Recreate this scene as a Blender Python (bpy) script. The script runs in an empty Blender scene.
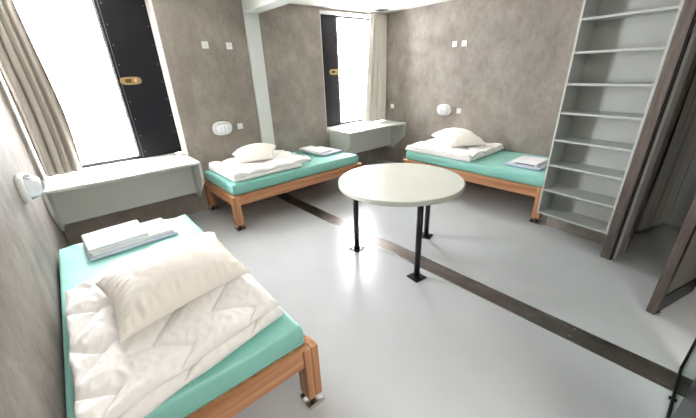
import bpy, bmesh, math, random
from mathutils import Vector, Matrix, noise
random.seed(4)
K = 0.93                      # metres per layout unit
PI = math.pi
sc = bpy.context.scene
COL = sc.collection
# ------------------------------------------------------------------ camera
cam = bpy.data.cameras.new('camera'); camo = bpy.data.objects.new('camera', cam); COL.objects.link(camo)
sc.camera = camo
cam.sensor_fit = 'HORIZONTAL'; cam.sensor_width = 36.0
cam.lens = 322.869 / 696 * 36.0
cam.shift_x = (348 - 346.527) / 696
cam.shift_y = (215.549 - 209) / 696
cam.clip_start = 0.02
yaw, pit, rol = (math.radians(a) for a in (39.912, -24.199, -2.34))
fw = Vector((math.sin(yaw) * math.cos(pit), math.cos(yaw) * math.cos(pit), math.sin(pit)))
rt = Vector((math.cos(yaw), -math.sin(yaw), 0)); up = rt.cross(fw)
R_ = rt * math.cos(rol) + up * math.sin(rol); U_ = -rt * math.sin(rol) + up * math.cos(rol)
m = Matrix((R_, U_, -fw)).transposed().to_4x4()
m.translation = Vector((0.3333, -4.6145, 1.76)) * K
camo.matrix_world = m
# ------------------------------------------------------------------ world: white overcast sky
w = bpy.data.worlds.new('sky'); sc.world = w; w.use_nodes = True
bg = w.node_tree.nodes['Background']
bg.inputs['Color'].default_value = (0.975, 0.98, 1.0, 1)
bg.inputs['Strength'].default_value = 12.0
# ------------------------------------------------------------------ exposure
vs = sc.view_settings
vs.view_transform = 'Standard'; vs.look = 'None'; vs.gamma = 1.0; vs.use_curve_mapping = False
vs.exposure = 2.4
# ------------------------------------------------------------------ layout numbers
L = 5.309; H = 2.658; YB = -6.2
SILL = 0.818
W1 = (0.02, 1.50); W2 = (3.82, 5.26); WTOP = 2.62; REC = 0.28
SA = math.radians(8.005)
def sh(s, off=0.0, z=0.0):
    return Vector((4.05 - math.sin(SA) * s + math.cos(SA) * off, -3.47 - math.cos(SA) * s - math.sin(SA) * off, z))
# daylight enters through the two windows (sampling portals in the openings)
for x0, x1 in (W1, W2):
    a = bpy.data.lights.new('window_portal', 'AREA'); a.shape = 'RECTANGLE'
    a.size = (x1 - x0) * K; a.size_y = (WTOP - SILL) * K; a.cycles.is_portal = True
    o = bpy.data.objects.new('window_portal', a); COL.objects.link(o)
    o.location = Vector(((x0 + x1) / 2, REC + 0.09, (SILL + WTOP) / 2)) * K
    o.rotation_euler = (-PI / 2, 0, 0)
# ------------------------------------------------------------------ materials
def srgb(r, g, b):
    f = lambda c: (c / 255 / 12.92) if c / 255 <= .04045 else ((c / 255 + .055) / 1.055) ** 2.4
    return (f(r), f(g), f(b), 1)
def mat(name, col=(.8, .8, .8, 1), rough=.5, metal=0., spec=.5, **kw):
    m = bpy.data.materials.new(name); m.use_nodes = True
    b = m.node_tree.nodes['Principled BSDF']
    b.inputs['Base Color'].default_value = col
    b.inputs['Roughness'].default_value = rough
    b.inputs['Metallic'].default_value = metal
    b.inputs['Specular IOR Level'].default_value = spec
    for k, v in kw.items():
        b.inputs[k.replace('_', ' ')].default_value = v
    return m
def nd(m, typ, **kw):
    n = m.node_tree.nodes.new(typ)
    for k, v in kw.items(): setattr(n, k, v)
    return n
def lk(m, a, b): m.node_tree.links.new(a, b)
def tex(m, scale, vec=None, detail=4, rough=.55, dist=0., sc3=None, coord='Object'):
    tc = nd(m, 'ShaderNodeTexCoord'); mp = nd(m, 'ShaderNodeMapping')
    lk(m, tc.outputs[coord], mp.inputs['Vector'])
    if sc3: mp.inputs['Scale'].default_value = sc3
    n = nd(m, 'ShaderNodeTexNoise')
    n.inputs['Scale'].default_value = scale; n.inputs['Detail'].default_value = detail
    n.inputs['Roughness'].default_value = rough; n.inputs['Distortion'].default_value = dist
    lk(m, mp.outputs['Vector'], n.inputs['Vector'])
    return n.outputs['Fac']
def ramp(m, fac, stops):
    r = nd(m, 'ShaderNodeValToRGB'); e = r.color_ramp.elements
    while len(e) < len(stops): e.new(.5)
    for el, (p, c) in zip(e, stops): el.position = p; el.color = c
    lk(m, fac, r.inputs['Fac']); return r.outputs['Color']
def mixc(m, fac, a, b, mode='MIX'):
    x = nd(m, 'ShaderNodeMix', data_type='RGBA', blend_type=mode)
    if isinstance(fac, float): x.inputs['Factor'].default_value = fac
    else: lk(m, fac, x.inputs['Factor'])
    for s, v in ((6, a), (7, b)):
        if isinstance(v, tuple): x.inputs[s].default_value = v
        else: lk(m, v, x.inputs[s])
    return x.outputs[2]
def bump(m, fac, strength=.2, dist=.01):
    b = nd(m, 'ShaderNodeBump'); b.inputs['Strength'].default_value = strength; b.inputs['Distance'].default_value = dist
    lk(m, fac, b.inputs['Height']); lk(m, b.outputs['Normal'], m.node_tree.nodes['Principled BSDF'].inputs['Normal'])
def base(m, c): lk(m, c, m.node_tree.nodes['Principled BSDF'].inputs['Base Color'])

def concrete(name, dark, light, rough=.6, spec=.35):
    m = mat(name, rough=rough, spec=spec)
    big = ramp(m, tex(m, 1.1, detail=3, dist=.6), [(.3, dark), (.72, light)])
    mid = ramp(m, tex(m, 5, detail=6, rough=.65, sc3=(1, 1, .7)), [(.3, (.76, .76, .76, 1)), (.7, (1.16, 1.15, 1.14, 1))])
    fine = ramp(m, tex(m, 26, detail=8, rough=.8, sc3=(1, 1, .6)), [(.3, (.80, .80, .79, 1)), (.7, (1.12, 1.12, 1.12, 1))])
    spots = ramp(m, tex(m, 9, detail=2), [(.70, (1, 1, 1, 1)), (.80, (1.25, 1.23, 1.2, 1))])
    c = mixc(m, 1., big, mid, 'MULTIPLY'); c = mixc(m, 1., c, fine, 'MULTIPLY'); c = mixc(m, 1., c, spots, 'MULTIPLY')
    base(m, c)
    r = nd(m, 'ShaderNodeMapRange'); r.inputs['To Min'].default_value = rough - .12; r.inputs['To Max'].default_value = rough + .18
    lk(m, tex(m, 3, detail=4), r.inputs['Value']); lk(m, r.outputs[0], m.node_tree.nodes['Principled BSDF'].inputs['Roughness'])
    bump(m, tex(m, 12, detail=6, rough=.7), .15, .01)
    return m
M = {}
M['concrete'] = concrete('trowelled_concrete', srgb(143, 135, 128), srgb(174, 166, 158))
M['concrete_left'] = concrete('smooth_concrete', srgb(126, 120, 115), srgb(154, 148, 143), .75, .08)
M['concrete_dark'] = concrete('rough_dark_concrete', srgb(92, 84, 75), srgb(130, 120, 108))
# floor: poured light grey resin with small blemishes
f = M['floor'] = mat('grey_resin_floor', rough=.22, spec=.5)
c1 = ramp(f, tex(f, 1.3, detail=4), [(.3, srgb(190, 193, 195)), (.7, srgb(199, 202, 204))])
c2 = ramp(f, tex(f, 60, detail=3), [(.25, (.93, .93, .92, 1)), (.4, (1, 1, 1, 1))])
base(f, mixc(f, 1., c1, c2, 'MULTIPLY'))
r = nd(f, 'ShaderNodeMapRange'); r.inputs['To Min'].default_value = .16; r.inputs['To Max'].default_value = .30
lk(f, tex(f, 2.2, detail=5), r.inputs['Value']); lk(f, r.outputs[0], f.node_tree.nodes['Principled BSDF'].inputs['Roughness'])
bump(f, tex(f, 6, detail=2), .04, .01)
M['ceiling'] = mat('white_ceiling', srgb(238, 236, 230), .8)
M['greypaint'] = mat('light_grey_paint', srgb(218, 223, 220), .5)
M['door'] = mat('mid_grey_door_paint', srgb(118, 119, 112), .5)
M['reveal'] = mat('white_reveal_paint', srgb(214, 210, 206), .6)
M['desk'] = mat('pale_grey_lacquer', srgb(208, 211, 206), .32)
M['shelf'] = mat('grey_shelf_board', srgb(192, 195, 191), .5)
M['black'] = mat('black_blue_coated_metal', srgb(13, 14, 21), .42, spec=.3)
M['blackframe'] = mat('black_frame', srgb(14, 14, 17), .35)
M['legblack'] = mat('black_powder_coat', srgb(14, 15, 17), .35)
M['brass'] = mat('brass', srgb(178, 154, 112), .4, 1.)
M['chrome'] = mat('brushed_steel', srgb(200, 200, 198), .25, 1.)
M['screw'] = mat('dull_screw', srgb(120, 122, 125), .4, .8)
M['white_plastic'] = mat('white_plastic', srgb(240, 240, 238), .35)
M['guard'] = mat('pale_grey_guard', srgb(176, 178, 180), .5)
M['diffuser'] = mat('milky_diffuser', srgb(232, 236, 242), .25)
M['darkgap'] = mat('dark_gap', srgb(30, 30, 30), .7)
M['ventgrey'] = mat('vent_grey', srgb(120, 118, 112), .5)
t = M['tabletop'] = mat('speckled_grey_green_laminate', rough=.22, spec=.5)
base(t, mixc(t, 1., ramp(t, tex(t, 90, detail=2), [(.35, srgb(220, 222, 211)), (.65, srgb(230, 232, 223))]),
             ramp(t, tex(t, 3, detail=5), [(.3, (.95, .95, .95, 1)), (.7, (1, 1, 1, 1))]), 'MULTIPLY'))
def steel(name, a, b, sc3):
    s = mat(name, rough=.4, metal=.65)
    base(s, ramp(s, tex(s, 14, detail=6, rough=.7, sc3=sc3), [(.3, a), (.7, b)]))
    return s
M['post'] = steel('scratched_brown_steel', srgb(96, 86, 81), srgb(138, 127, 121), (1.5, 1.5, .15))
d = M['drain'] = mat('tarnished_steel_cover', rough=.3, metal=.75)
base(d, ramp(d, tex(d, 7, detail=6, rough=.7, sc3=(1, .5, 1)), [(.3, srgb(96, 89, 84)), (.6, srgb(126, 119, 113)), (.75, srgb(158, 152, 146))]))
r = nd(d, 'ShaderNodeMapRange'); r.inputs['To Min'].default_value = .2; r.inputs['To Max'].default_value = .5
lk(d, tex(d, 9, detail=5), r.inputs['Value']); lk(d, r.outputs[0], d.node_tree.nodes['Principled BSDF'].inputs['Roughness'])
def wood(name, ax):
    m = mat(name, rough=.45, spec=.4)
    s1 = [26, 26, 26]; s1[ax] = 1.1
    s2 = [90, 90, 90]; s2[ax] = 2.5
    g = ramp(m, tex(m, 1, detail=3, dist=.4, sc3=tuple(s1)), [(.28, srgb(170, 114, 78)), (.5, srgb(196, 140, 101)), (.72, srgb(216, 166, 126))])
    h = ramp(m, tex(m, 1, detail=2, sc3=tuple(s2)), [(.3, (.86, .84, .82, 1)), (.65, (1.04, 1.04, 1.04, 1))])
    base(m, mixc(m, 1., g, h, 'MULTIPLY')); return m
for i, a in enumerate('xyz'): M['wood_' + a] = wood('larch_wood_' + a, i)
t = M['teal'] = mat('teal_mattress_cover', rough=.38, spec=.7, Sheen_Weight=.15)
base(t, ramp(t, tex(t, 2.5, detail=3), [(.3, srgb(134, 204, 191)), (.7, srgb(146, 213, 202))]))
bump(t, tex(t, 14, detail=3, dist=.5), .18, .008)
def cloth(name, col, bs=.25, s=30, tr=0.):
    m = mat(name, col, .85, spec=.2, Sheen_Weight=.2)
    bump(m, tex(m, s, detail=4, rough=.6, dist=.4), bs, .006); return m
M['duvet'] = cloth('white_quilt_cotton', srgb(252, 250, 248))
M['pillow'] = cloth('cream_pillow_cotton', srgb(252, 248, 240), .15, 12)
M['towel'] = cloth('white_terry', srgb(242, 242, 244), .3, 120)
M['bluesheet'] = cloth('pale_blue_sheet', srgb(214, 222, 238), .1, 20)
M['navy'] = cloth('navy_trim', srgb(52, 54, 92), .1, 20)
M['lilac'] = cloth('clear_pale_wrap', srgb(214, 222, 240), .4, 14)
def curtain_mat(name, col, fr):
    m = mat(name, col, .9, spec=.1)
    b = m.node_tree.nodes['Principled BSDF']; out = m.node_tree.nodes['Material Output']
    t = nd(m, 'ShaderNodeBsdfTranslucent'); t.inputs['Color'].default_value = col
    x = nd(m, 'ShaderNodeMixShader'); x.inputs[0].default_value = fr
    lk(m, b.outputs[0], x.inputs[1]); lk(m, t.outputs[0], x.inputs[2]); lk(m, x.outputs[0], out.inputs['Surface'])
    bump(m, tex(m, 300, detail=1), .15, .002)
    return m
M['curtain_far'] = curtain_mat('pale_beige_curtain', srgb(188, 185, 177), .14)
M['curtain'] = curtain_mat('beige_grey_curtain', srgb(172, 166, 157), .10)
M['shower'] = curtain_mat('pale_shower_curtain', srgb(222, 222, 216), .2)
def glass(name, tint=(1, 1, 1, 1), amount=.08):
    m = bpy.data.materials.new(name); m.use_nodes = True; nt = m.node_tree; nt.nodes.clear()
    o = nt.nodes.new('ShaderNodeOutputMaterial'); tr = nt.nodes.new('ShaderNodeBsdfTransparent'); g = nt.nodes.new('ShaderNodeBsdfGlossy')
    g.inputs['Roughness'].default_value = .02; tr.inputs['Color'].default_value = tint
    lw = nt.nodes.new('ShaderNodeLayerWeight'); lw.inputs['Blend'].default_value = .25
    mr = nt.nodes.new('ShaderNodeMapRange'); mr.inputs['To Min'].default_value = amount; mr.inputs['To Max'].default_value = .6
    x = nt.nodes.new('ShaderNodeMixShader')
    lk(m, lw.outputs['Facing'], mr.inputs['Value']); lk(m, mr.outputs[0], x.inputs[0])
    lk(m, tr.outputs[0], x.inputs[1]); lk(m, g.outputs[0], x.inputs[2]); lk(m, x.outputs[0], o.inputs['Surface'])
    return m
M['glass'] = glass('window_glass', amount=.04)
M['doorglass'] = glass('greenish_door_glass', srgb(222, 236, 230), .10)
e = M['fill_glow'] = bpy.data.materials.new('fill_glow_cover'); e.use_nodes = True  # glowing cover of the added fill lamp
e.node_tree.nodes['Principled BSDF'].inputs['Emission Color'].default_value = (1, .95, .88, 1)
e.node_tree.nodes['Principled BSDF'].inputs['Emission Strength'].default_value = 6
# ------------------------------------------------------------------ mesh helpers (all in layout units)
def tag(o, label=None, cat=None, group=None, kind=None):
    if label: o['label'] = label
    if cat: o['category'] = cat
    if group: o['group'] = group
    if kind: o['kind'] = kind
    return o
def empty(name, loc, rz=0., **kw):
    o = bpy.data.objects.new(name, None); COL.objects.link(o); o.empty_display_size = .1
    o.location = Vector(loc) * K; o.rotation_euler = (0, 0, rz); o['_o'] = 1
    del o['_o']; return tag(o, **kw)
def part(name, bm, material, parent=None, smooth=False, local=False, mods=None):
    """link bm as ONE mesh object; bm in room coordinates unless local"""
    me = bpy.data.meshes.new(name)
    bmesh.ops.recalc_face_normals(bm, faces=bm.faces)
    if parent is not None and not local:
        mw = Matrix.Identity(4); p = parent
        chain = []
        while p is not None: chain.append(p); p = p.parent
        for p in reversed(chain):
            mw = mw @ (Matrix.Translation(p.location / K) @ p.rotation_euler.to_matrix().to_4x4())
        bm.transform(mw.inverted())
    bm.transform(Matrix.Scale(K, 4))
    bm.to_mesh(me); bm.free()
    me.materials.append(material)
    if smooth:
        for p in me.polygons: p.use_smooth = True
    o = bpy.data.objects.new(name, me); COL.objects.link(o)
    if parent is not None: o.parent = parent
    return o
def solo(name, bm, material, origin, label, cat, group=None, smooth=False, rz=0.):
    """a thing that is one mesh, its origin at its base"""
    bm.transform((Matrix.Translation(Vector(origin)) @ Matrix.Rotation(rz, 4, 'Z')).inverted())
    o = part(name, bm, material, None, smooth); o.location = Vector(origin) * K; o.rotation_euler.z = rz
    return tag(o, label, cat, group)
def structure(name, bm, material, parent=None):
    o = part(name, bm, material, parent)
    if parent is None: o['kind'] = 'structure'
    return o
def box(x0, x1, y0, y1, z0, z1, bev=0., seg=2, bm=None):
    b = bmesh.new()
    bmesh.ops.create_cube(b, size=1)
    for v in b.verts:
        v.co = Vector(((x0 + x1) / 2 + v.co.x * (x1 - x0), (y0 + y1) / 2 + v.co.y * (y1 - y0), (z0 + z1) / 2 + v.co.z * (z1 - z0)))
    if bev: bmesh.ops.bevel(b, geom=b.edges[:], offset=bev, segments=seg, profile=.5, affect='EDGES')
    return join(bm, b)
def join(bm, b):
    if bm is None: return b
    me = bpy.data.meshes.new('tmp'); b.to_mesh(me); b.free(); bm.from_mesh(me); bpy.data.meshes.remove(me); return bm
def prism(poly, z0, z1, bm=None, bev=0.):
    b = bmesh.new()
    lo = [b.verts.new((p[0], p[1], z0)) for p in poly]; hi = [b.verts.new((p[0], p[1], z1)) for p in poly]
    b.faces.new(lo[::-1]); b.faces.new(hi)
    n = len(poly)
    for i in range(n): b.faces.new((lo[i], lo[(i + 1) % n], hi[(i + 1) % n], hi[i]))
    if bev: bmesh.ops.bevel(b, geom=b.edges[:], offset=bev, segments=2, profile=.5, affect='EDGES')
    return join(bm, b)
def cyl(p0, p1, r0, r1=None, n=20, bm=None, caps=True):
    r1 = r0 if r1 is None else r1
    p0 = Vector(p0); p1 = Vector(p1); d = p1 - p0
    b = bmesh.new(); bmesh.ops.create_cone(b, cap_ends=caps, segments=n, radius1=r0, radius2=r1, depth=d.length)
    q = Vector((0, 0, 1)).rotation_difference(d.normalized()).to_matrix().to_4x4()
    b.transform(Matrix.Translation((p0 + p1) / 2) @ q)
    return join(bm, b)
def lathe(prof, n=48, bm=None):
    b = bmesh.new(); rings = []
    for r, z in prof:
        rings.append([b.verts.new((r * math.cos(2 * PI * i / n), r * math.sin(2 * PI * i / n), z)) for i in range(n)])
    for a, c in zip(rings, rings[1:]):
        for i in range(n): b.faces.new((a[i], a[(i + 1) % n], c[(i + 1) % n], c[i]))
    b.faces.new(rings[0][::-1]); b.faces.new(rings[-1])
    return join(bm, b)
def xf(bm, mtx): bm.transform(mtx); return bm
def shm(): return Matrix.Translation(sh(0)) @ Matrix.Rotation(-SA, 4, 'Z')   # local x = depth into wall, local -y = s
def shbox(s0, s1, o0, o1, z0, z1, bev=0.):
    return xf(box(o0, o1, -s1, -s0, z0, z1, bev), shm())
# ------------------------------------------------------------------ the room shell
structure('floor', box(-.12, L + .12, YB, .55, -.1, 0), M['floor'])
structure('ceiling', box(-.12, L + .12, YB, .55, H, H + .12), M['ceiling'])
bm = box(-.12, W1[0], 0, REC + .2, 0, H)
bm = box(W1[1], W2[0], 0, REC + .2, 0, H, bm=bm)
bm = box(W2[1], L + .12, 0, REC + .2, 0, H, bm=bm)
for x0, x1 in (W1, W2):
    bm = box(x0, x1, 0, REC + .2, 0, SILL - .03, bm=bm)
    bm = box(x0, x1, 0, REC + .2, WTOP, H, bm=bm)
structure('wall_window', bm, M['concrete'])
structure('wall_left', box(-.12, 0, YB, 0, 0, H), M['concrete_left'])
structure('wall_right', box(L, L + .12, YB, 0, 0, H), M['concrete'])
structure('wall_back', box(-.12, L + .12, YB - .12, YB, 0, H), M['concrete'])
# white plastered reveals lining the two window recesses
for i, (x0, x1) in enumerate((W1, W2)):
    bm = box(x1 - .012, x1, 0.0, REC, SILL, WTOP)
    bm = box(x0, x0 + .012, 0.0, REC, SILL, WTOP, bm=bm)
    bm = box(x0, x1, 0.0, REC, WTOP - .012, WTOP, bm=bm)
    structure('trim_%d' % (i + 1), bm, M['reveal'])
# wet cell block behind the shelves, its door opening and the wall beyond it
structure('wall_partition', prism([sh(0, .285), (L, sh(0, .285).y), (L, -4.235), sh(.785, .25), sh(.70, .285)], 0, H), M['concrete'])
A = sh(1.40, 0); A2 = sh(1.40, .1)
bB = sh((-3.47 - YB) / math.cos(SA) + .0, 0)
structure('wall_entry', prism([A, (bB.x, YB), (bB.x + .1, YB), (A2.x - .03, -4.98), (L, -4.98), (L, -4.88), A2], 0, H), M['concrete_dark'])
structure('trim_3', shbox(.785, 1.40, .02, .12, 2.27, H), M['greypaint'])       # header over the door opening
structure('trim_4', shbox(.765, .785, .045, .20, 0, H), M['reveal'])
structure('trim_7', box(4.20, L, -4.245, -4.2355, 0, H), M['greypaint'])          # pale lining added to brighten the dark alcove
structure('trim_8', box(L - .01, L, -4.88, -4.245, 0, H), M['greypaint'])          # same added brightening lining, on the alcove's right wall
# grey painted column strip and ceiling beam
structure('trim_5', box(2.565, 2.768, -.035, 0, 0, 2.50), M['greypaint'])
structure('trim_6', box(2.565, 2.775, YB, 0, 2.50, H), M['greypaint'])
# ------------------------------------------------------------------ floor channel
t = empty('drain_channel', (2.634, -3.0, 0), label='long narrow tarnished steel channel cover running across the grey floor', cat='floor drain')
ys = [0.0, -1.18, -2.36, -3.54, -4.72, YB + .02]
for a, b in zip(ys, ys[1:]):
    part('cover_plate', box(2.550, 2.718, b, a, .0, .004), M['drain'], t)
bm = box(2.543, 2.550, YB, 0, 0, .005); bm = box(2.718, 2.725, YB, 0, 0, .005, bm=bm)
part('edge_strip', bm, M['chrome'], t)
for y in (-4.62, -4.30):
    for x in (2.585, 2.685):
        part('screw', cyl((x, y, .003), (x, y, .008), .008, n=12), M['chrome'], t)
# ------------------------------------------------------------------ windows
def window(n, x0, x1, leaf0, leaf1, label_side):
    y = REC
    root = empty('window_%d' % n, ((x0 + x1) / 2, y, SILL), kind='structure')
    z0, z1 = SILL, WTOP - .012
    fr = .038
    bm = box(x0 + .012, x1 - .012, y, y + .07, z0, z0 + fr)
    bm = box(x0 + .012, x1 - .012, y, y + .07, z1 - .03, z1, bm=bm)
    bm = box(x0 + .012, x0 + .04, y, y + .07, z0, z1, bm=bm)
    bm = box(x1 - .04, x1 - .012, y, y + .07, z0, z1, bm=bm)
    mull = leaf0 if label_side == 'right' else leaf1
    bm = box(mull - .012, mull + .012, y, y + .07, z0, z1, bm=bm)
    part('window_frame', bm, M['blackframe'], root)
    g0, g1 = (x0 + .04, leaf0) if label_side == 'right' else (leaf1, x1 - .04)
    part('pane', box(g0, g1, y + .045, y + .051, z0 + fr, z1 - .03), M['glass'], root)
    leaf = part('vent_panel', box(leaf0, leaf1, y - .03, y + .035, z0 + .012, z1 - .004, .004), M['black'], root)
    # narrow raised stile at the glass side
    s0 = (leaf0 + .03) if label_side == 'right' else (leaf1 - .036)
    part('stile_strip', box(s0, s0 + .006, y - .034, y - .03, z0 + .02, z1 - .01), M['screw'], leaf)
    for xx in (leaf0 + .065, leaf1 - .03) if label_side == 'right' else (leaf0 + .03, leaf1 - .065):
        for k in range(9):
            zz = z0 + .08 + k * (z1 - z0 - .16) / 8
            part('screw', cyl((xx, y - .034, zz), (xx, y - .029, zz), .0065, n=10), M['screw'], leaf)
    # oval brass latch
    cx = 1.12 if n == 1 else 4.255
    hb = bmesh.new(); N = 32; hw, hh = .112, .043
    prof = []
    for i in range(N):
        a = 2 * PI * i / N; px = math.copysign(abs(math.cos(a)) ** .55, math.cos(a)) * hw; pz = math.copysign(abs(math.sin(a)) ** .75, math.sin(a)) * hh
        prof.append((px, pz))
    rings = []
    for yy, s in ((y - .03, 1), (y - .040, 1), (y - .044, .9)):
        rings.append([hb.verts.new((cx + p[0] * s, yy, 1.742 + p[1] * s)) for p in prof])
    for a, b in zip(rings, rings[1:]):
        for i in range(N): hb.faces.new((a[i], a[(i + 1) % N], b[(i + 1) % N], b[i]))
    hb.faces.new(rings[-1])
    h = part('brass_latch', hb, M['brass'], leaf)
    part('recess', box(cx - .06, cx + .005, y - .0455, y - .0435, 1.722, 1.762), M['darkgap'] if n == 2 else mat('shaded_brass', srgb(110, 88, 52), .4, 1.), h)  # flat plate on the latch; recess shade is put into its dark colour
    part('latch_grip', xf(lathe([(.0, 0), (.022, .0), (.02, .014), (.0, .016)], 16), Matrix.Translation((cx + .055, y - .044, 1.742)) @ Matrix.Rotation(PI / 2, 4, 'X')), M['brass'], h, True)
window(1, W1[0], W1[1], .985, 1.488, 'right')
window(2, W2[0], W2[1], 3.832, 4.37, 'left')
# ------------------------------------------------------------------ hanging curtains
def curtain_bm(edge, y0, y1, nf, amp, nz=60, nu=160, ph=0., thick=.006):
    """edge(t) -> (x0, x1) at height fraction t (0 bottom, 1 top)"""
    bm = bmesh.new(); g = []
    for side in (0, 1):
        rows = []
        for j in range(nz + 1):
            t = j / nz; a, b, z = edge(t); row = []
            for i in range(nu + 1):
                u = i / nu
                wob = .25 * noise.noise(Vector((u * 3, t * 1.2, 5 + ph)))
                th = 2 * PI * nf * (u + wob * .25) + ph
                A_ = amp * (1.1 - .35 * t) * (.75 + .5 * noise.noise(Vector((u * 4, t * .8, ph))))
                y = y0 + (y1 - y0) * u + A_ * math.sin(th) + .25 * A_ * math.sin(2.3 * th + 1)
                x = a + (b - a) * u + .3 * amp * math.cos(th)
                row.append(bm.verts.new((x, y + side * thick, z)))
            rows.append(row)
        g.append(rows)
    for side in (0, 1):
        r = g[side]
        for j in range(nz):
            for i in range(nu): bm.faces.new((r[j][i], r[j][i + 1], r[j + 1][i + 1], r[j + 1][i]))
    for j in range(nz):
        for i in (0, nu): bm.faces.new((g[0][j][i], g[0][j + 1][i], g[1][j + 1][i], g[1][j][i]))
    for i in range(nu):
        for j in (0, nz): bm.faces.new((g[0][j][i], g[0][j][i + 1], g[1][j][i + 1], g[1][j][i]))
    return bm
def e1(t):
    z = SILL + .015 + t * (H - SILL - .045)
    return (.038 + .006 * t, .385 + .040 * math.sin(PI * min(1, t * 1.15)) * (1 - t) - .065 * max(0, t - .35), z)
t = empty('curtain', (.2, .06, SILL), label='beige grey curtain gathered at the left end of the large near window', cat='curtain')
part('fabric', curtain_bm(e1, .045, .06, 4.4, .042, ph=.6), M['curtain'], t, True)
part('curtain_rail', box(.03, 1.48, .03, .055, WTOP - .03, WTOP - .012), M['chrome'], t)
def e2(t):
    z = SILL + .015 + t * (H - SILL - .035)
    return (4.72 + .17 * t, 5.292, z)
t = empty('curtain', (5.0, -.06, SILL), label='beige grey curtain hanging in the far corner at the right of the second window', cat='curtain')
part('fabric', curtain_bm(e2, -.045, -.04, 3.8, .032, ph=2.), M['curtain_far'], t, True)
part('curtain_rail', box(3.84, 5.28, -.055, -.03, H - .018, H), M['chrome'], t)
# ------------------------------------------------------------------ wall hung desks under the windows
def desk(x0, x1, label):
    t = empty('wall_desk', ((x0 + x1) / 2, 0, .38), label=label, cat='desk')
    top = box(x0, x1, -.55, 0, SILL - .028, SILL, .003)
    part('desktop', top, M['desk'], t)
    part('sill_board', box(x0 + .06, x1 - .06, 0, REC + .005, SILL - .028, SILL), M['desk'], t)
    for a in (x0, x1 - .028):
        b = bmesh.new()
        pr = [(0, .30), (-.24, .30), (-.535, .56), (-.548, .60), (-.548, SILL - .028), (0, SILL - .028)]
        v0 = [b.verts.new((a, p[0], p[1])) for p in pr]; v1 = [b.verts.new((a + .028, p[0], p[1])) for p in pr]
        b.faces.new(v0); b.faces.new(v1[::-1])
        for i in range(len(pr)): b.faces.new((v0[i], v0[(i + 1) % 6], v1[(i + 1) % 6], v1[i]))
        part('side_panel', b, M['desk'], t)
    part('back_panel', box(x0 + .028, x1 - .028, -.2, -.18, .35, SILL - .028), M['desk'], t)
desk(.002, 1.47, 'long pale grey wall desk under the near left window, lamp at its left end')
desk(3.87, L - .002, 'pale grey wall desk with chamfered sides under the far corner window')
# ------------------------------------------------------------------ shelves, posts, doors
def shelves():
    t = empty('shelf_unit', sh(.3375, .14, .24), -SA, label='tall narrow grey open shelf unit with nine boards fixed beside the steel post', cat='shelf')
    for s0 in (0, .655): part('side_board', shbox(s0, s0 + .02, 0, .28, .235, H - .01, .002), M['shelf'], t)
    part('back_board', shbox(.02, .655, .268, .28, .235, H - .01), M['shelf'], t)
    for z in (.249, .514, .784, 1.041, 1.304, 1.563, 1.829, 2.092, 2.355):
        part('shelf_board', shbox(.02, .655, .004, .268, z - .012, z + .008, .0015), M['shelf'], t)
    part('top_board', shbox(.02, .655, 0, .268, H - .03, H - .012), M['shelf'], t)
shelves()
t = empty('steel_post', sh(.715, .02), -SA, label='brownish steel door post standing floor to ceiling beside the shelf unit', cat='post')
bm = shbox(.677, .752, -.006, .0, 0, H - .002, .001)
part('face_plate', bm, M['post'], t)
part('channel_body', shbox(.684, .762, .0, .045, 0, H - .002), M['blackframe'], t)
for z in (1.62, .5, 2.4):
    part('bolt', xf(cyl((-.006, 0, 0), (-.012, 0, 0), .007, n=12), Matrix.Translation(sh(.70, 0, z)) @ Matrix.Rotation(-SA, 4, 'Z')), M['chrome'], t)
def leaf_door():
    a = Vector((3.275, -4.620, 0)); b = Vector((3.845, -4.775, 0)); d = (b - a).normalized(); rz = math.atan2(d.y, d.x); ln = (b - a).length
    t = empty('door_2', a, rz, kind='structure')
    th = .028
    def bx(*q, **k): return box(*q, **k)
    part('edge_stile', bx(-.006, .004, -th, th, .01, 2.22), M['post'], t, local=True)
    bm = bx(.004, .055, -th + .003, th - .003, .01, 2.22); bm = bx(ln - .05, ln, -th + .003, th - .003, .01, 2.22, bm=bm)
    bm = bx(.055, ln - .05, -th + .003, th - .003, .01, .15, bm=bm); bm = bx(.055, ln - .05, -th + .003, th - .003, 2.14, 2.22, bm=bm)
    part('door_frame', bm, M['blackframe'], t, local=True)
    part('door_panel', bx(.055, ln - .05, -.016, .016, .15, 2.14), M['door'], t, local=True)
    part('floor_pivot', cyl((.03, -.034, 0), (.03, -.034, .03), .012, n=12), M['chrome'], t, local=True)
    for z in (.35, 1.2, 2.0): part('hinge', cyl((ln + .005, 0, z - .05), (ln + .005, 0, z + .05), .012, n=12), M['chrome'], t, local=True)
leaf_door()
def glass_door():
    y = -4.845
    t = empty('door_1', (2.3, y, 0), kind='structure')
    part('glass_pane', box(2.20, 2.752, y - .005, y + .005, .012, 2.2), M['doorglass'], t)
    bm = box(2.750, 2.764, y - .012, y + .012, .006, 2.2); bm = box(1.55, 2.764, y - .012, y + .012, .006, .03, bm=bm)
    bm = box(1.55, 2.764, y - .012, y + .012, 2.2, 2.23, bm=bm)
    part('edge_seal', bm, M['blackframe'], t)
    part('black_panel', box(1.55, 2.215, y - .022, y + .004, .03, 2.2), M['blackframe'], t)
    part('roller', cyl((2.47, y + .012, .014), (2.47, y + .022, .014), .010, n=16), M['legblack'], t)
glass_door()
# pale curtain in the wet cell
def e3(t): return (0., .62, .03 + t * 2.15)
t = empty('shower_curtain', (4.74, -4.28, 0), -.30, label='pale shower curtain hanging in the dark alcove behind the steel post', cat='curtain')
part('fabric', curtain_bm(e3, 0, 0, 5.2, .018, ph=1.), M['shower'], t, True, local=True)
part('curtain_pole', cyl((-.1, 0, 2.2), (.47, 0, 2.2), .012, n=14), M['chrome'], t, local=True)
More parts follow.
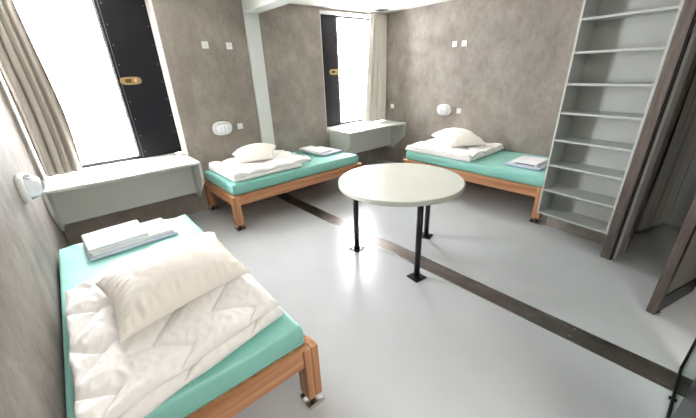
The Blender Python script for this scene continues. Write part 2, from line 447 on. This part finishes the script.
# ------------------------------------------------------------------ beds
BL, BW = 2.105, 1.015
def make_bed():
    t = empty('bed_frame', (0, 0, 0))
    zt, zb = .435, .315
    for y in (.012, BW - .042):
        part('side_rail', box(.08, BL - .08, y, y + .03, zb, zt, .004), M['wood_x'], t, local=True)
    for x in (.012, BL - .042):
        part('end_rail', box(x, x + .03, .08, BW - .08, zb, zt, .004), M['wood_y'], t, local=True)
    for x0 in (0, BL - .09):
        for y0 in (0, BW - .09):
            bm = box(x0, x0 + .09, y0, y0 + .042, .065, .4345, .004)
            bm = box(x0, x0 + .09, y0 + .044, y0 + .09, .065, .4345, .004, bm=bm)
            l = part('leg', bm, M['wood_z'], t, local=True)
            cx, cy = x0 + .045, y0 + .045
            part('foot_bolt', cyl((cx, cy, .008), (cx, cy, .066), .014, n=14), M['legblack'], l, local=True)
            b2 = box(cx - .055, cx + .055, cy - .05, cy + .05, .0, .008, .002)
            b2 = box(cx - .055, cx - .049, cy - .05, cy + .05, .0, .03, bm=b2)
            b2 = box(cx + .049, cx + .055, cy - .05, cy + .05, .0, .03, bm=b2)
            part('foot_plate', b2, M['chrome'], l, local=True)
    part('base_board', box(.042, BL - .042, .042, BW - .042, .405, .4345), M['wood_x'], t, local=True)
    return t
def copy_tree(o, parent=None):
    c = o.copy(); COL.objects.link(c); c.parent = parent
    for ch in o.children: copy_tree(ch, c)
    return c
def place(o, loc, rz): o.location = Vector(loc) * K; o.rotation_euler = (0, 0, rz)
bedA = make_bed(); bedB = copy_tree(bedA); bedC = copy_tree(bedA)
G = 'wooden bed frames with teal mattresses'
place(bedA, (1.025, -3.505, 0), PI / 2); tag(bedA, 'reddish wooden bed frame in the foreground along the left wall', 'bed', G)
place(bedB, (1.598, -1.020, 0), 0); tag(bedB, 'reddish wooden bed frame along the window wall between the two desks', 'bed', G)
place(bedC, (4.282, -1.335, 0), -PI / 2); tag(bedC, 'reddish wooden bed frame along the right wall ending at the shelf unit', 'bed', G)
bedC.rotation_euler.z = -PI / 2; bedC.location = Vector((4.285, -1.335, 0)) * K
def slab(lx, ly, z0, h, r=.02, nx=70, ny=36, fn=None, pw=.5):
    """rounded soft slab centred on x,y with dense top for displacement"""
    bm = bmesh.new()
    def prof(a):   # distance from edge -> height fraction
        a = max(0., min(1., a / r)); return (1 - (1 - a) ** 2) ** pw
    def ax(n, l):
        xs = []
        for i in range(n + 1):
            s = -1 + 2 * i / n; s = math.copysign(1 - (1 - abs(s)) ** 1.5, s) if abs(s) > 0 else 0.
            xs.append(s * l / 2)
        return xs
    X = ax(nx, lx); Y = ax(ny, ly); grids = []
    for side in (1, -1):
        g = []
        for x in X:
            row = []
            for y in Y:
                e = min(lx / 2 - abs(x), ly / 2 - abs(y)); p = prof(e)
                if side == 1: z = z0 + h / 2 + p * h / 2 + (fn(x, y) * p if fn else 0)
                else: z = z0 + h / 2 - p * h / 2
                row.append((x, y, z))
            g.append(row)
        grids.append(g)
    V = {}
    def v(s, i, j):
        if i in (0, nx) or j in (0, ny): s = 0
        k = (s, i, j)
        if k not in V: V[k] = bm.verts.new(grids[s][i][j] if s else grids[0][i][j])
        return V[k]
    for s in (0, 1):
        for i in range(nx):
            for j in range(ny):
                bm.faces.new((v(s, i, j), v(s, i + 1, j), v(s, i + 1, j + 1), v(s, i, j + 1)))
    return bm
def make_mattress():
    def fn(x, y):
        n = .006 * noise.noise(Vector((x * 2, y * 3, 1))) + .003 * noise.noise(Vector((x * 9, y * 5, 3)))
        ex = max(0, 1 - (1.0 - abs(x)) / .25)
        return n + .004 * ex * math.sin(y * 38 + 3 * noise.noise(Vector((x * 4, y * 2, 9)))) * (abs(y) > .2)
    bm = slab(2.02, .966, 0, .133, r=.014, nx=90, ny=44, fn=fn)
    return bm
def mattress(name_label, loc, rz, src=None):
    if src is None:
        o = part('mattress', make_mattress(), M['teal'], None, True)
        part('seam', slab_ring(2.022, .968, .030), M['teal'], o, True, local=True)
    else: o = copy_tree(src)
    place(o, loc, rz); return tag(o, name_label, 'mattress', 'teal foam mattresses')
def slab_ring(lx, ly, z, r=.004):
    bm = bmesh.new(); pts = []
    rc = .03
    for cx, cy, a0 in ((lx / 2 - rc, ly / 2 - rc, 0), (-lx / 2 + rc, ly / 2 - rc, 90), (-lx / 2 + rc, -ly / 2 + rc, 180), (lx / 2 - rc, -ly / 2 + rc, 270)):
        for k in range(5):
            a = math.radians(a0 + k * 22.5); pts.append(Vector((cx + rc * math.cos(a), cy + rc * math.sin(a), z)))
    n = len(pts); rings = []
    for i, p in enumerate(pts):
        d = (pts[(i + 1) % n] - pts[i - 1]).normalized(); nn = Vector((d.y, -d.x, 0))
        rings.append([bm.verts.new(p + nn * r * math.cos(q * PI / 3) + Vector((0, 0, r * math.sin(q * PI / 3)))) for q in range(6)])
    for i in range(n):
        a, b = rings[i], rings[(i + 1) % n]
        for q in range(6): bm.faces.new((a[q], a[(q + 1) % 6], b[(q + 1) % 6], b[q]))
    return bm
ZM = .436
m1 = mattress('teal mattress on the foreground bed along the left wall', (.496, -2.455, ZM), PI / 2 - .010)
m2 = mattress('teal mattress on the bed along the window wall', (2.647, -.498, ZM), 0, m1)
m3 = mattress('teal mattress on the bed along the right wall', (4.805, -2.384, ZM), PI / 2, m1)
ZT = ZM + .140
# ------------------------------------------------------------------ bedding
def quilt(x, y, per=.36):
    """zigzag stitching: chevron lines across the cloth, one straight line between each pair"""
    k = per
    tri = abs((x / k) % 1 - .5) * 2                     # 0..1 triangle wave
    d = 9.
    for off in (0., .5):
        q = (y / k + (tri if off == 0 else -tri) * .5 + off) % 1
        if off == 0: d = min(d, min(q, 1 - q) * k * .75)
    return -.012 * math.exp(-(d / .010) ** 2) + .030 * min(1., d / .085) ** .55 - .010
def duvet(name_label, loc, rz, lx, ly, layers, seed, per=.31, nx=170, skew=0., group='white quilts folded on the beds'):
    """folded quilt: layers = [(dx, dy, lx, ly, z0, h)]"""
    root = empty('quilt', loc, rz); tag(root, name_label, 'quilt', group)
    for k, (dx, dy, ax, ay, z0, h) in enumerate(layers):
        def fn(x, y):
            w_ = Vector((x * 4, y * 4, seed + k)); w2 = Vector((x * 22, y * 15, seed))
            q = quilt(y + .03 * noise.noise(Vector((x * 3, y * 3, seed))), x + .03 * noise.noise(Vector((x * 3, y * 3, seed + 4))), per)
            return q + .010 * noise.noise(w_) + .0022 * (1 - abs(noise.noise(w2)) * 4) - .006
        b = slab(ax, ay, z0, h, r=h * .62, nx=nx, ny=int(nx * ay / ax), fn=fn)
        for v in b.verts:                      # ruffle outline
            n1 = noise.noise(Vector((v.co.x * 5, v.co.y * 5, seed + 7 + k))); n2 = noise.noise(Vector((v.co.y * 5, v.co.x * 5, seed + 17 + k)))
            v.co.x += .012 * n1; v.co.y += .012 * n2
        for v in b.verts: v.co.y += skew * v.co.x
        b.transform(Matrix.Translation((dx, dy, 0)))
        part('quilt_layer', b, M['duvet'], root, True, local=True)
    return root
def pillow(name_label, corners, th, seed, peak=(0., 0.), n=80):
    """corners: four points (x, y, z) of the seam in order; a soft cushion swells between them"""
    C_ = [Vector(c) for c in corners]; cen = sum(C_, Vector()) / 4
    lu = (C_[1] - C_[0]).length / 2; lv = (C_[3] - C_[0]).length / 2
    bm = bmesh.new(); V = {}
    for s in (1, -1):
        for i in range(n + 1):
            for j in range(n + 1):
                u = -1 + 2 * i / n; v = -1 + 2 * j / n
                if (i in (0, n) or j in (0, n)) and s == -1: V[(s, i, j)] = V[(1, i, j)]; continue
                uu = u * (1 - .09 * (1 - v * v) * abs(u) ** 2); vv = v * (1 - .09 * (1 - u * u) * abs(v) ** 2)
                a, b = (uu + 1) / 2, (vv + 1) / 2
                p = C_[0] * (1 - a) * (1 - b) + C_[1] * a * (1 - b) + C_[2] * a * b + C_[3] * (1 - a) * b - cen
                x, y = u * lu, v * lv
                f = (max(0, 1 - u ** 2) * max(0, 1 - v ** 2)) ** .46
                pk = 1 + peak[0] * u + peak[1] * v
                z = s * th * f * (pk if s > 0 else .22)
                e = max(abs(u), abs(v)); fe = min(1, (1 - e) * 9)
                # puckers running in from the seam, fading towards the crown
                t_ = v * lv if abs(u) > abs(v) else u * lu
                side = (1 if u > 0 else 2) if abs(u) > abs(v) else (3 if v > 0 else 4)
                wr = .023 * fe * math.exp(-((1 - e) / .30) ** 2) * noise.noise(Vector((t_ * 34, side * 7.3 + seed, e * 2.2)))
                q1 = noise.noise(Vector((x * 5 + y * 3, y * 5 - x * 2, seed + 3)))
                cr = max(0, 1 - abs(q1) * 5)
                wr += fe * (.008 * noise.noise(Vector((x * 5, y * 5, seed))) - .004 * cr)
                q2 = noise.noise(Vector((x * 9 - y * 12, y * 6 + x * 5, seed + 13)))
                wr -= .003 * fe * max(0, 1 - abs(q2) * 6)
                z += wr if s > 0 else wr * .25
                V[(s, i, j)] = bm.verts.new((p.x, p.y, p.z + z))
    for s in (1, -1):
        for i in range(n):
            for j in range(n):
                q = [V[(s, i, j)], V[(s, i + 1, j)], V[(s, i + 1, j + 1)], V[(s, i, j + 1)]]
                bm.faces.new(q if s > 0 else q[::-1])
    o = part('pillow', bm, M['pillow'], None, True)
    o.location = (cen + Vector((0, 0, .012))) * K
    return tag(o, name_label, 'pillow', 'cream pillows on the quilts')
# foreground bed
duvet('large white stitched quilt folded on the foreground bed', (.495, -2.86, ZT), 0, .93, 1.1,
      [(0, -.01, .88, 1.12, 0, .05), (.0, .01, .865, 1.10, .047, .05)], 1., skew=.19)
pillow('large cream pillow tilted on the quilt of the foreground bed', ((.245, -3.165, .715), (.884, -3.11, .755), (.933, -2.43, .735), (.213, -2.56, .722)), .155, 2., (.1, -.12))
# bed by the window wall
duvet('white quilt folded on the left half of the bed along the window wall', (2.225, -.50, ZT), 0, 1.1, .85,
      [(-.04, 0, .98, .86, 0, .05), (.04, 0, 1.14, .84, .045, .05)], 4., nx=80)
pillow('cream pillow propped on the quilt of the bed along the window wall', ((1.916, -.533, .695), (2.361, -.686, .70), (2.64, -.32, .77), (1.998, -.205, .75)), .135, 5., (0, .15))
# bed by the right wall
duvet('white quilt folded on the far half of the bed along the right wall', (4.79, -1.92, ZT), 0, .96, 1.05,
      [(0, 0, .98, 1.10, 0, .05), (.0, 0, .96, 1.08, .045, .035)], 7., nx=80)
pillow('cream pillow humped on the quilt of the bed along the right wall', ((4.475, -2.06, .685), (4.884, -2.392, .70), (5.19, -1.83, .755), (4.805, -1.48, .74)), .165, 8.)
def folded(nm, label, cat, x0, x1, y0, y1, z0, h, rz, material, nl=3, grp=None):
    """folded textile: nl visible folds, one mesh"""
    cx, cy = (x0 + x1) / 2, (y0 + y1) / 2; bm = None
    for k in range(nl):
        hh = h / nl
        b = slab(x1 - x0 - .006 * k, y1 - y0 - .004 * k, k * hh, hh, r=hh * .6, nx=24, ny=18, fn=lambda x, y: .003 * noise.noise(Vector((x * 9, y * 9, z0 * 40 + k))))
        bm = join(bm, b)
    o = part(nm, bm, material, None, True); o.location = Vector((cx, cy, z0)) * K; o.rotation_euler.z = rz
    return tag(o, label, cat, grp)
gs = 'folded linen on the mattresses'
folded('folded_sheet', 'pale blue folded sheet at the bottom of the linen stack on the foreground bed', 'bed linen', .19, .80, -1.88, -1.50, ZT, .016, math.radians(2), M['bluesheet'], 2, gs)
folded('folded_towel', 'white folded towel lying on the pale blue sheet on the foreground bed', 'towel', .215, .775, -1.85, -1.50, ZT + .018, .024, math.radians(2), M['towel'], 2, gs)
folded('folded_towel', 'thick white folded towel topmost on the foreground bed stack, at its left', 'towel', .20, .60, -1.845, -1.475, ZT + .044, .028, math.radians(3), M['towel'], 2, gs)
folded('folded_sheet', 'pale blue folded sheet beneath the towel on the bed along the window wall', 'bed linen', 3.19, 3.60, -.68, -.13, ZT, .025, math.radians(4), M['bluesheet'], 2, gs)
folded('folded_towel', 'white folded towel on the sheet of the bed along the window wall', 'towel', 3.16, 3.42, -.62, -.10, ZT + .027, .03, math.radians(4), M['towel'], 2, gs)
folded('folded_sheet', 'pale bluish wrapped sheet under the towel on the bed along the right wall', 'bed linen', 4.50, 5.08, -3.27, -2.84, ZT, .022, 0, M['lilac'], 2, gs)
t = folded('folded_towel', 'white folded towel with a dark navy edge on the bed along the right wall', 'towel', 4.53, 4.90, -3.22, -2.90, ZT + .024, .034, 0, M['towel'], 2, gs)
part('navy_edge', box(-.187, -.180, -.13, .10, .012, .020), M['navy'], t, local=True)
# ------------------------------------------------------------------ round table
t = empty('round_table', (2.615, -2.70, 0), label='round pale grey table on three black floor-bolted legs in the middle', cat='table')
part('tabletop', lathe([(.0, .752), (.575, .752), (.585, .757), (.588, .765), (.588, .792), (.584, .798), (.578, .80), (.0, .80)], 96), M['tabletop'], t, False, local=True)
for (x, y), a in zip(((2.357, -2.348), (2.395, -3.117), (3.111, -2.693)), (0.15, -.12, .3)):
    dx, dy = x - 2.615, y + 2.70
    l = part('leg', cyl((dx, dy, .008), (dx, dy, .748), .027, n=24), M['legblack'], t, True, local=True)
    q = Matrix.Translation((dx, dy, 0)) @ Matrix.Rotation(a, 4, 'Z')
    part('foot_plate', xf(box(-.065, .065, -.065, .065, 0, .008, .002), q), M['legblack'], l, local=True)
    part('collar', cyl((dx, dy, .008), (dx, dy, .03), .032, n=24), M['legblack'], l, local=True)
    for bx_, by_ in ((-.045, -.045), (.045, -.045), (-.045, .045), (.045, .045)):
        part('bolt', xf(cyl((bx_, by_, .008), (bx_, by_, .015), .008, n=8), q), M['legblack'], l, local=True)
    part('top_plate', xf(box(-.06, .06, -.06, .06, .745, .752), q), M['legblack'], l, local=True)
# ------------------------------------------------------------------ wall lamps, switches, sockets
def oval(hw, hh, rings, n=40, p=2.6):
    """rings: (scale, height) on XZ plane, growing along -Y"""
    b = bmesh.new(); R = []
    for s, y in rings:
        R.append([b.verts.new((math.copysign(abs(math.cos(a)) ** (2 / p), math.cos(a)) * hw * s, -y, math.copysign(abs(math.sin(a)) ** (2 / p), math.sin(a)) * hh * s)) for a in [2 * PI * i / n for i in range(n)]])
    for a, c in zip(R, R[1:]):
        for i in range(n): b.faces.new((a[i], a[(i + 1) % n], c[(i + 1) % n], c[i]))
    b.faces.new(R[0][::-1]); b.faces.new(R[-1]); return b
def wall_lamp(loc, rz, label):
    t = empty('wall_lamp', loc, rz, label=label, cat='lamp', group='oval bulkhead lamps above the beds')
    part('base', oval(.135, .092, [(1, 0), (1, .028), (.97, .036), (.86, .038)]), M['white_plastic'], t, True, local=True)
    dm = part('diffuser', oval(.108, .068, [(1, .034), (1, .042), (.97, .07), (.88, .092), (.6, .108), (.1, .114)]), M['diffuser'], t, True, local=True)
    for xx in (-.05, 0, .05):
        b = bmesh.new()
        prev = None
        for k in range(13):
            a = PI * k / 12; z = math.cos(a) * .072; y = -(.034 + math.sin(a) * .084 * (1 - abs(xx) * 2))
            if prev: b = cyl(prev, (xx, y, z), .0045, n=8, bm=b)
            prev = (xx, y, z)
        part('guard_bar', b, M['guard'], t, True, local=True)
    part('side_clip', box(.112, .135, -.03, -.005, -.012, .012, .003), M['white_plastic'], t, local=True)
    return t
wall_lamp((2.005, 0, 1.095), 0, 'white oval bulkhead lamp on the window wall above the middle bed')
wall_lamp((L, -1.37, 1.09), -PI / 2, 'white oval bulkhead lamp on the right wall above a pillow')
wall_lamp((0, -1.62, 1.12), PI / 2, 'white oval bulkhead lamp on the left wall at the end of the desk')
def plate(name, loc, rz, label, cat, kind, group=None):
    t = empty(name, loc, rz, label=label, cat=cat, group=group)
    part('cover', box(-.040, .040, -.010, 0, -.040, .040, .003), M['white_plastic'], t, local=True)
    if kind == 'switch': part('rocker', box(-.026, .026, -.015, -.010, -.026, .026, .002), M['white_plastic'], t, local=True)
    else:
        i = part('inset', cyl((0, -.008, 0), (0, -.012, 0), .024, n=24), M['white_plastic'], t, local=True)
        for x in (-.009, .009): part('pin_hole', cyl((x, -.011, 0), (x, -.0135, 0), .0035, n=8), M['darkgap'], i, local=True)
plate('wall_socket', (1.992, 0, 2.116), 0, 'left one of the two white plates high on the window wall', 'socket', 'socket')
plate('wall_socket', (2.302, 0, 2.109), 0, 'right one of the two white plates high on the window wall, nearer the column', 'socket', 'socket')
plate('light_switch', (2.268, 0, 1.088), 0, 'white switch beside the oval lamp on the window wall', 'switch', 'switch')
plate('wall_socket', (L, -1.45, 2.069), -PI / 2, 'left one of the two white plates high on the right wall', 'socket', 'socket')
plate('wall_socket', (L, -1.612, 2.066), -PI / 2, 'right one of the two white plates high on the right wall', 'socket', 'socket')
plate('light_switch', (L, -1.634, 1.086), -PI / 2, 'white switch beside the oval lamp on the right wall', 'switch', 'switch')
plate('light_switch', (L, -.193, 1.095), -PI / 2, 'small white switch in the far corner beside the curtain', 'switch', 'switch')
# ceiling fittings
t = empty('ceiling_vent', (4.19, -.332, H), label='small round grey fitting in the ceiling in front of the second window', cat='vent')
part('ring', xf(lathe([(0, -.012), (.062, -.012), (.07, 0), (0, 0)], 32), Matrix.Identity(4)), M['ventgrey'], t, local=True)
part('grille', lathe([(0, -.014), (.04, -.014), (.045, -.011), (0, -.011)], 32), M['darkgap'], t, local=True)
t = empty('ceiling_vent', (4.90, -.25, H), label='slotted dark grey vent in the ceiling above the corner curtain', cat='vent')
part('frame', box(-.11, .11, -.08, .08, -.012, 0, .003), M['ventgrey'], t, local=True)
for k in range(5): part('slot', box(-.09, .09, -.06 + k * .027, -.045 + k * .027, -.014, -.011), M['darkgap'], t, local=True)
def fill_lamp(x, y, power):  # added lamp behind the camera, out of view, for soft fill
    t = empty('fill_lamp', (x, y, H), label='long white added fill lamp near the back wall, out of view', cat='lamp')
    part('fill_housing', box(-.65, .65, -.12, .12, -.05, 0, .01), M['white_plastic'], t, local=True)
    part('fill_cover', box(-.62, .62, -.10, .10, -.065, -.05, .005), M['fill_glow'], t, local=True)
    a = bpy.data.lights.new('fill_light', 'AREA'); a.shape = 'RECTANGLE'; a.size = 1.2 * K; a.size_y = .2 * K
    a.energy = power; a.color = (1, .95, .88)
    o = bpy.data.objects.new('fill_light', a); COL.objects.link(o); o.parent = t; o.location = (0, 0, -.07 * K)
fill_lamp(1.2, -5.6, 5)
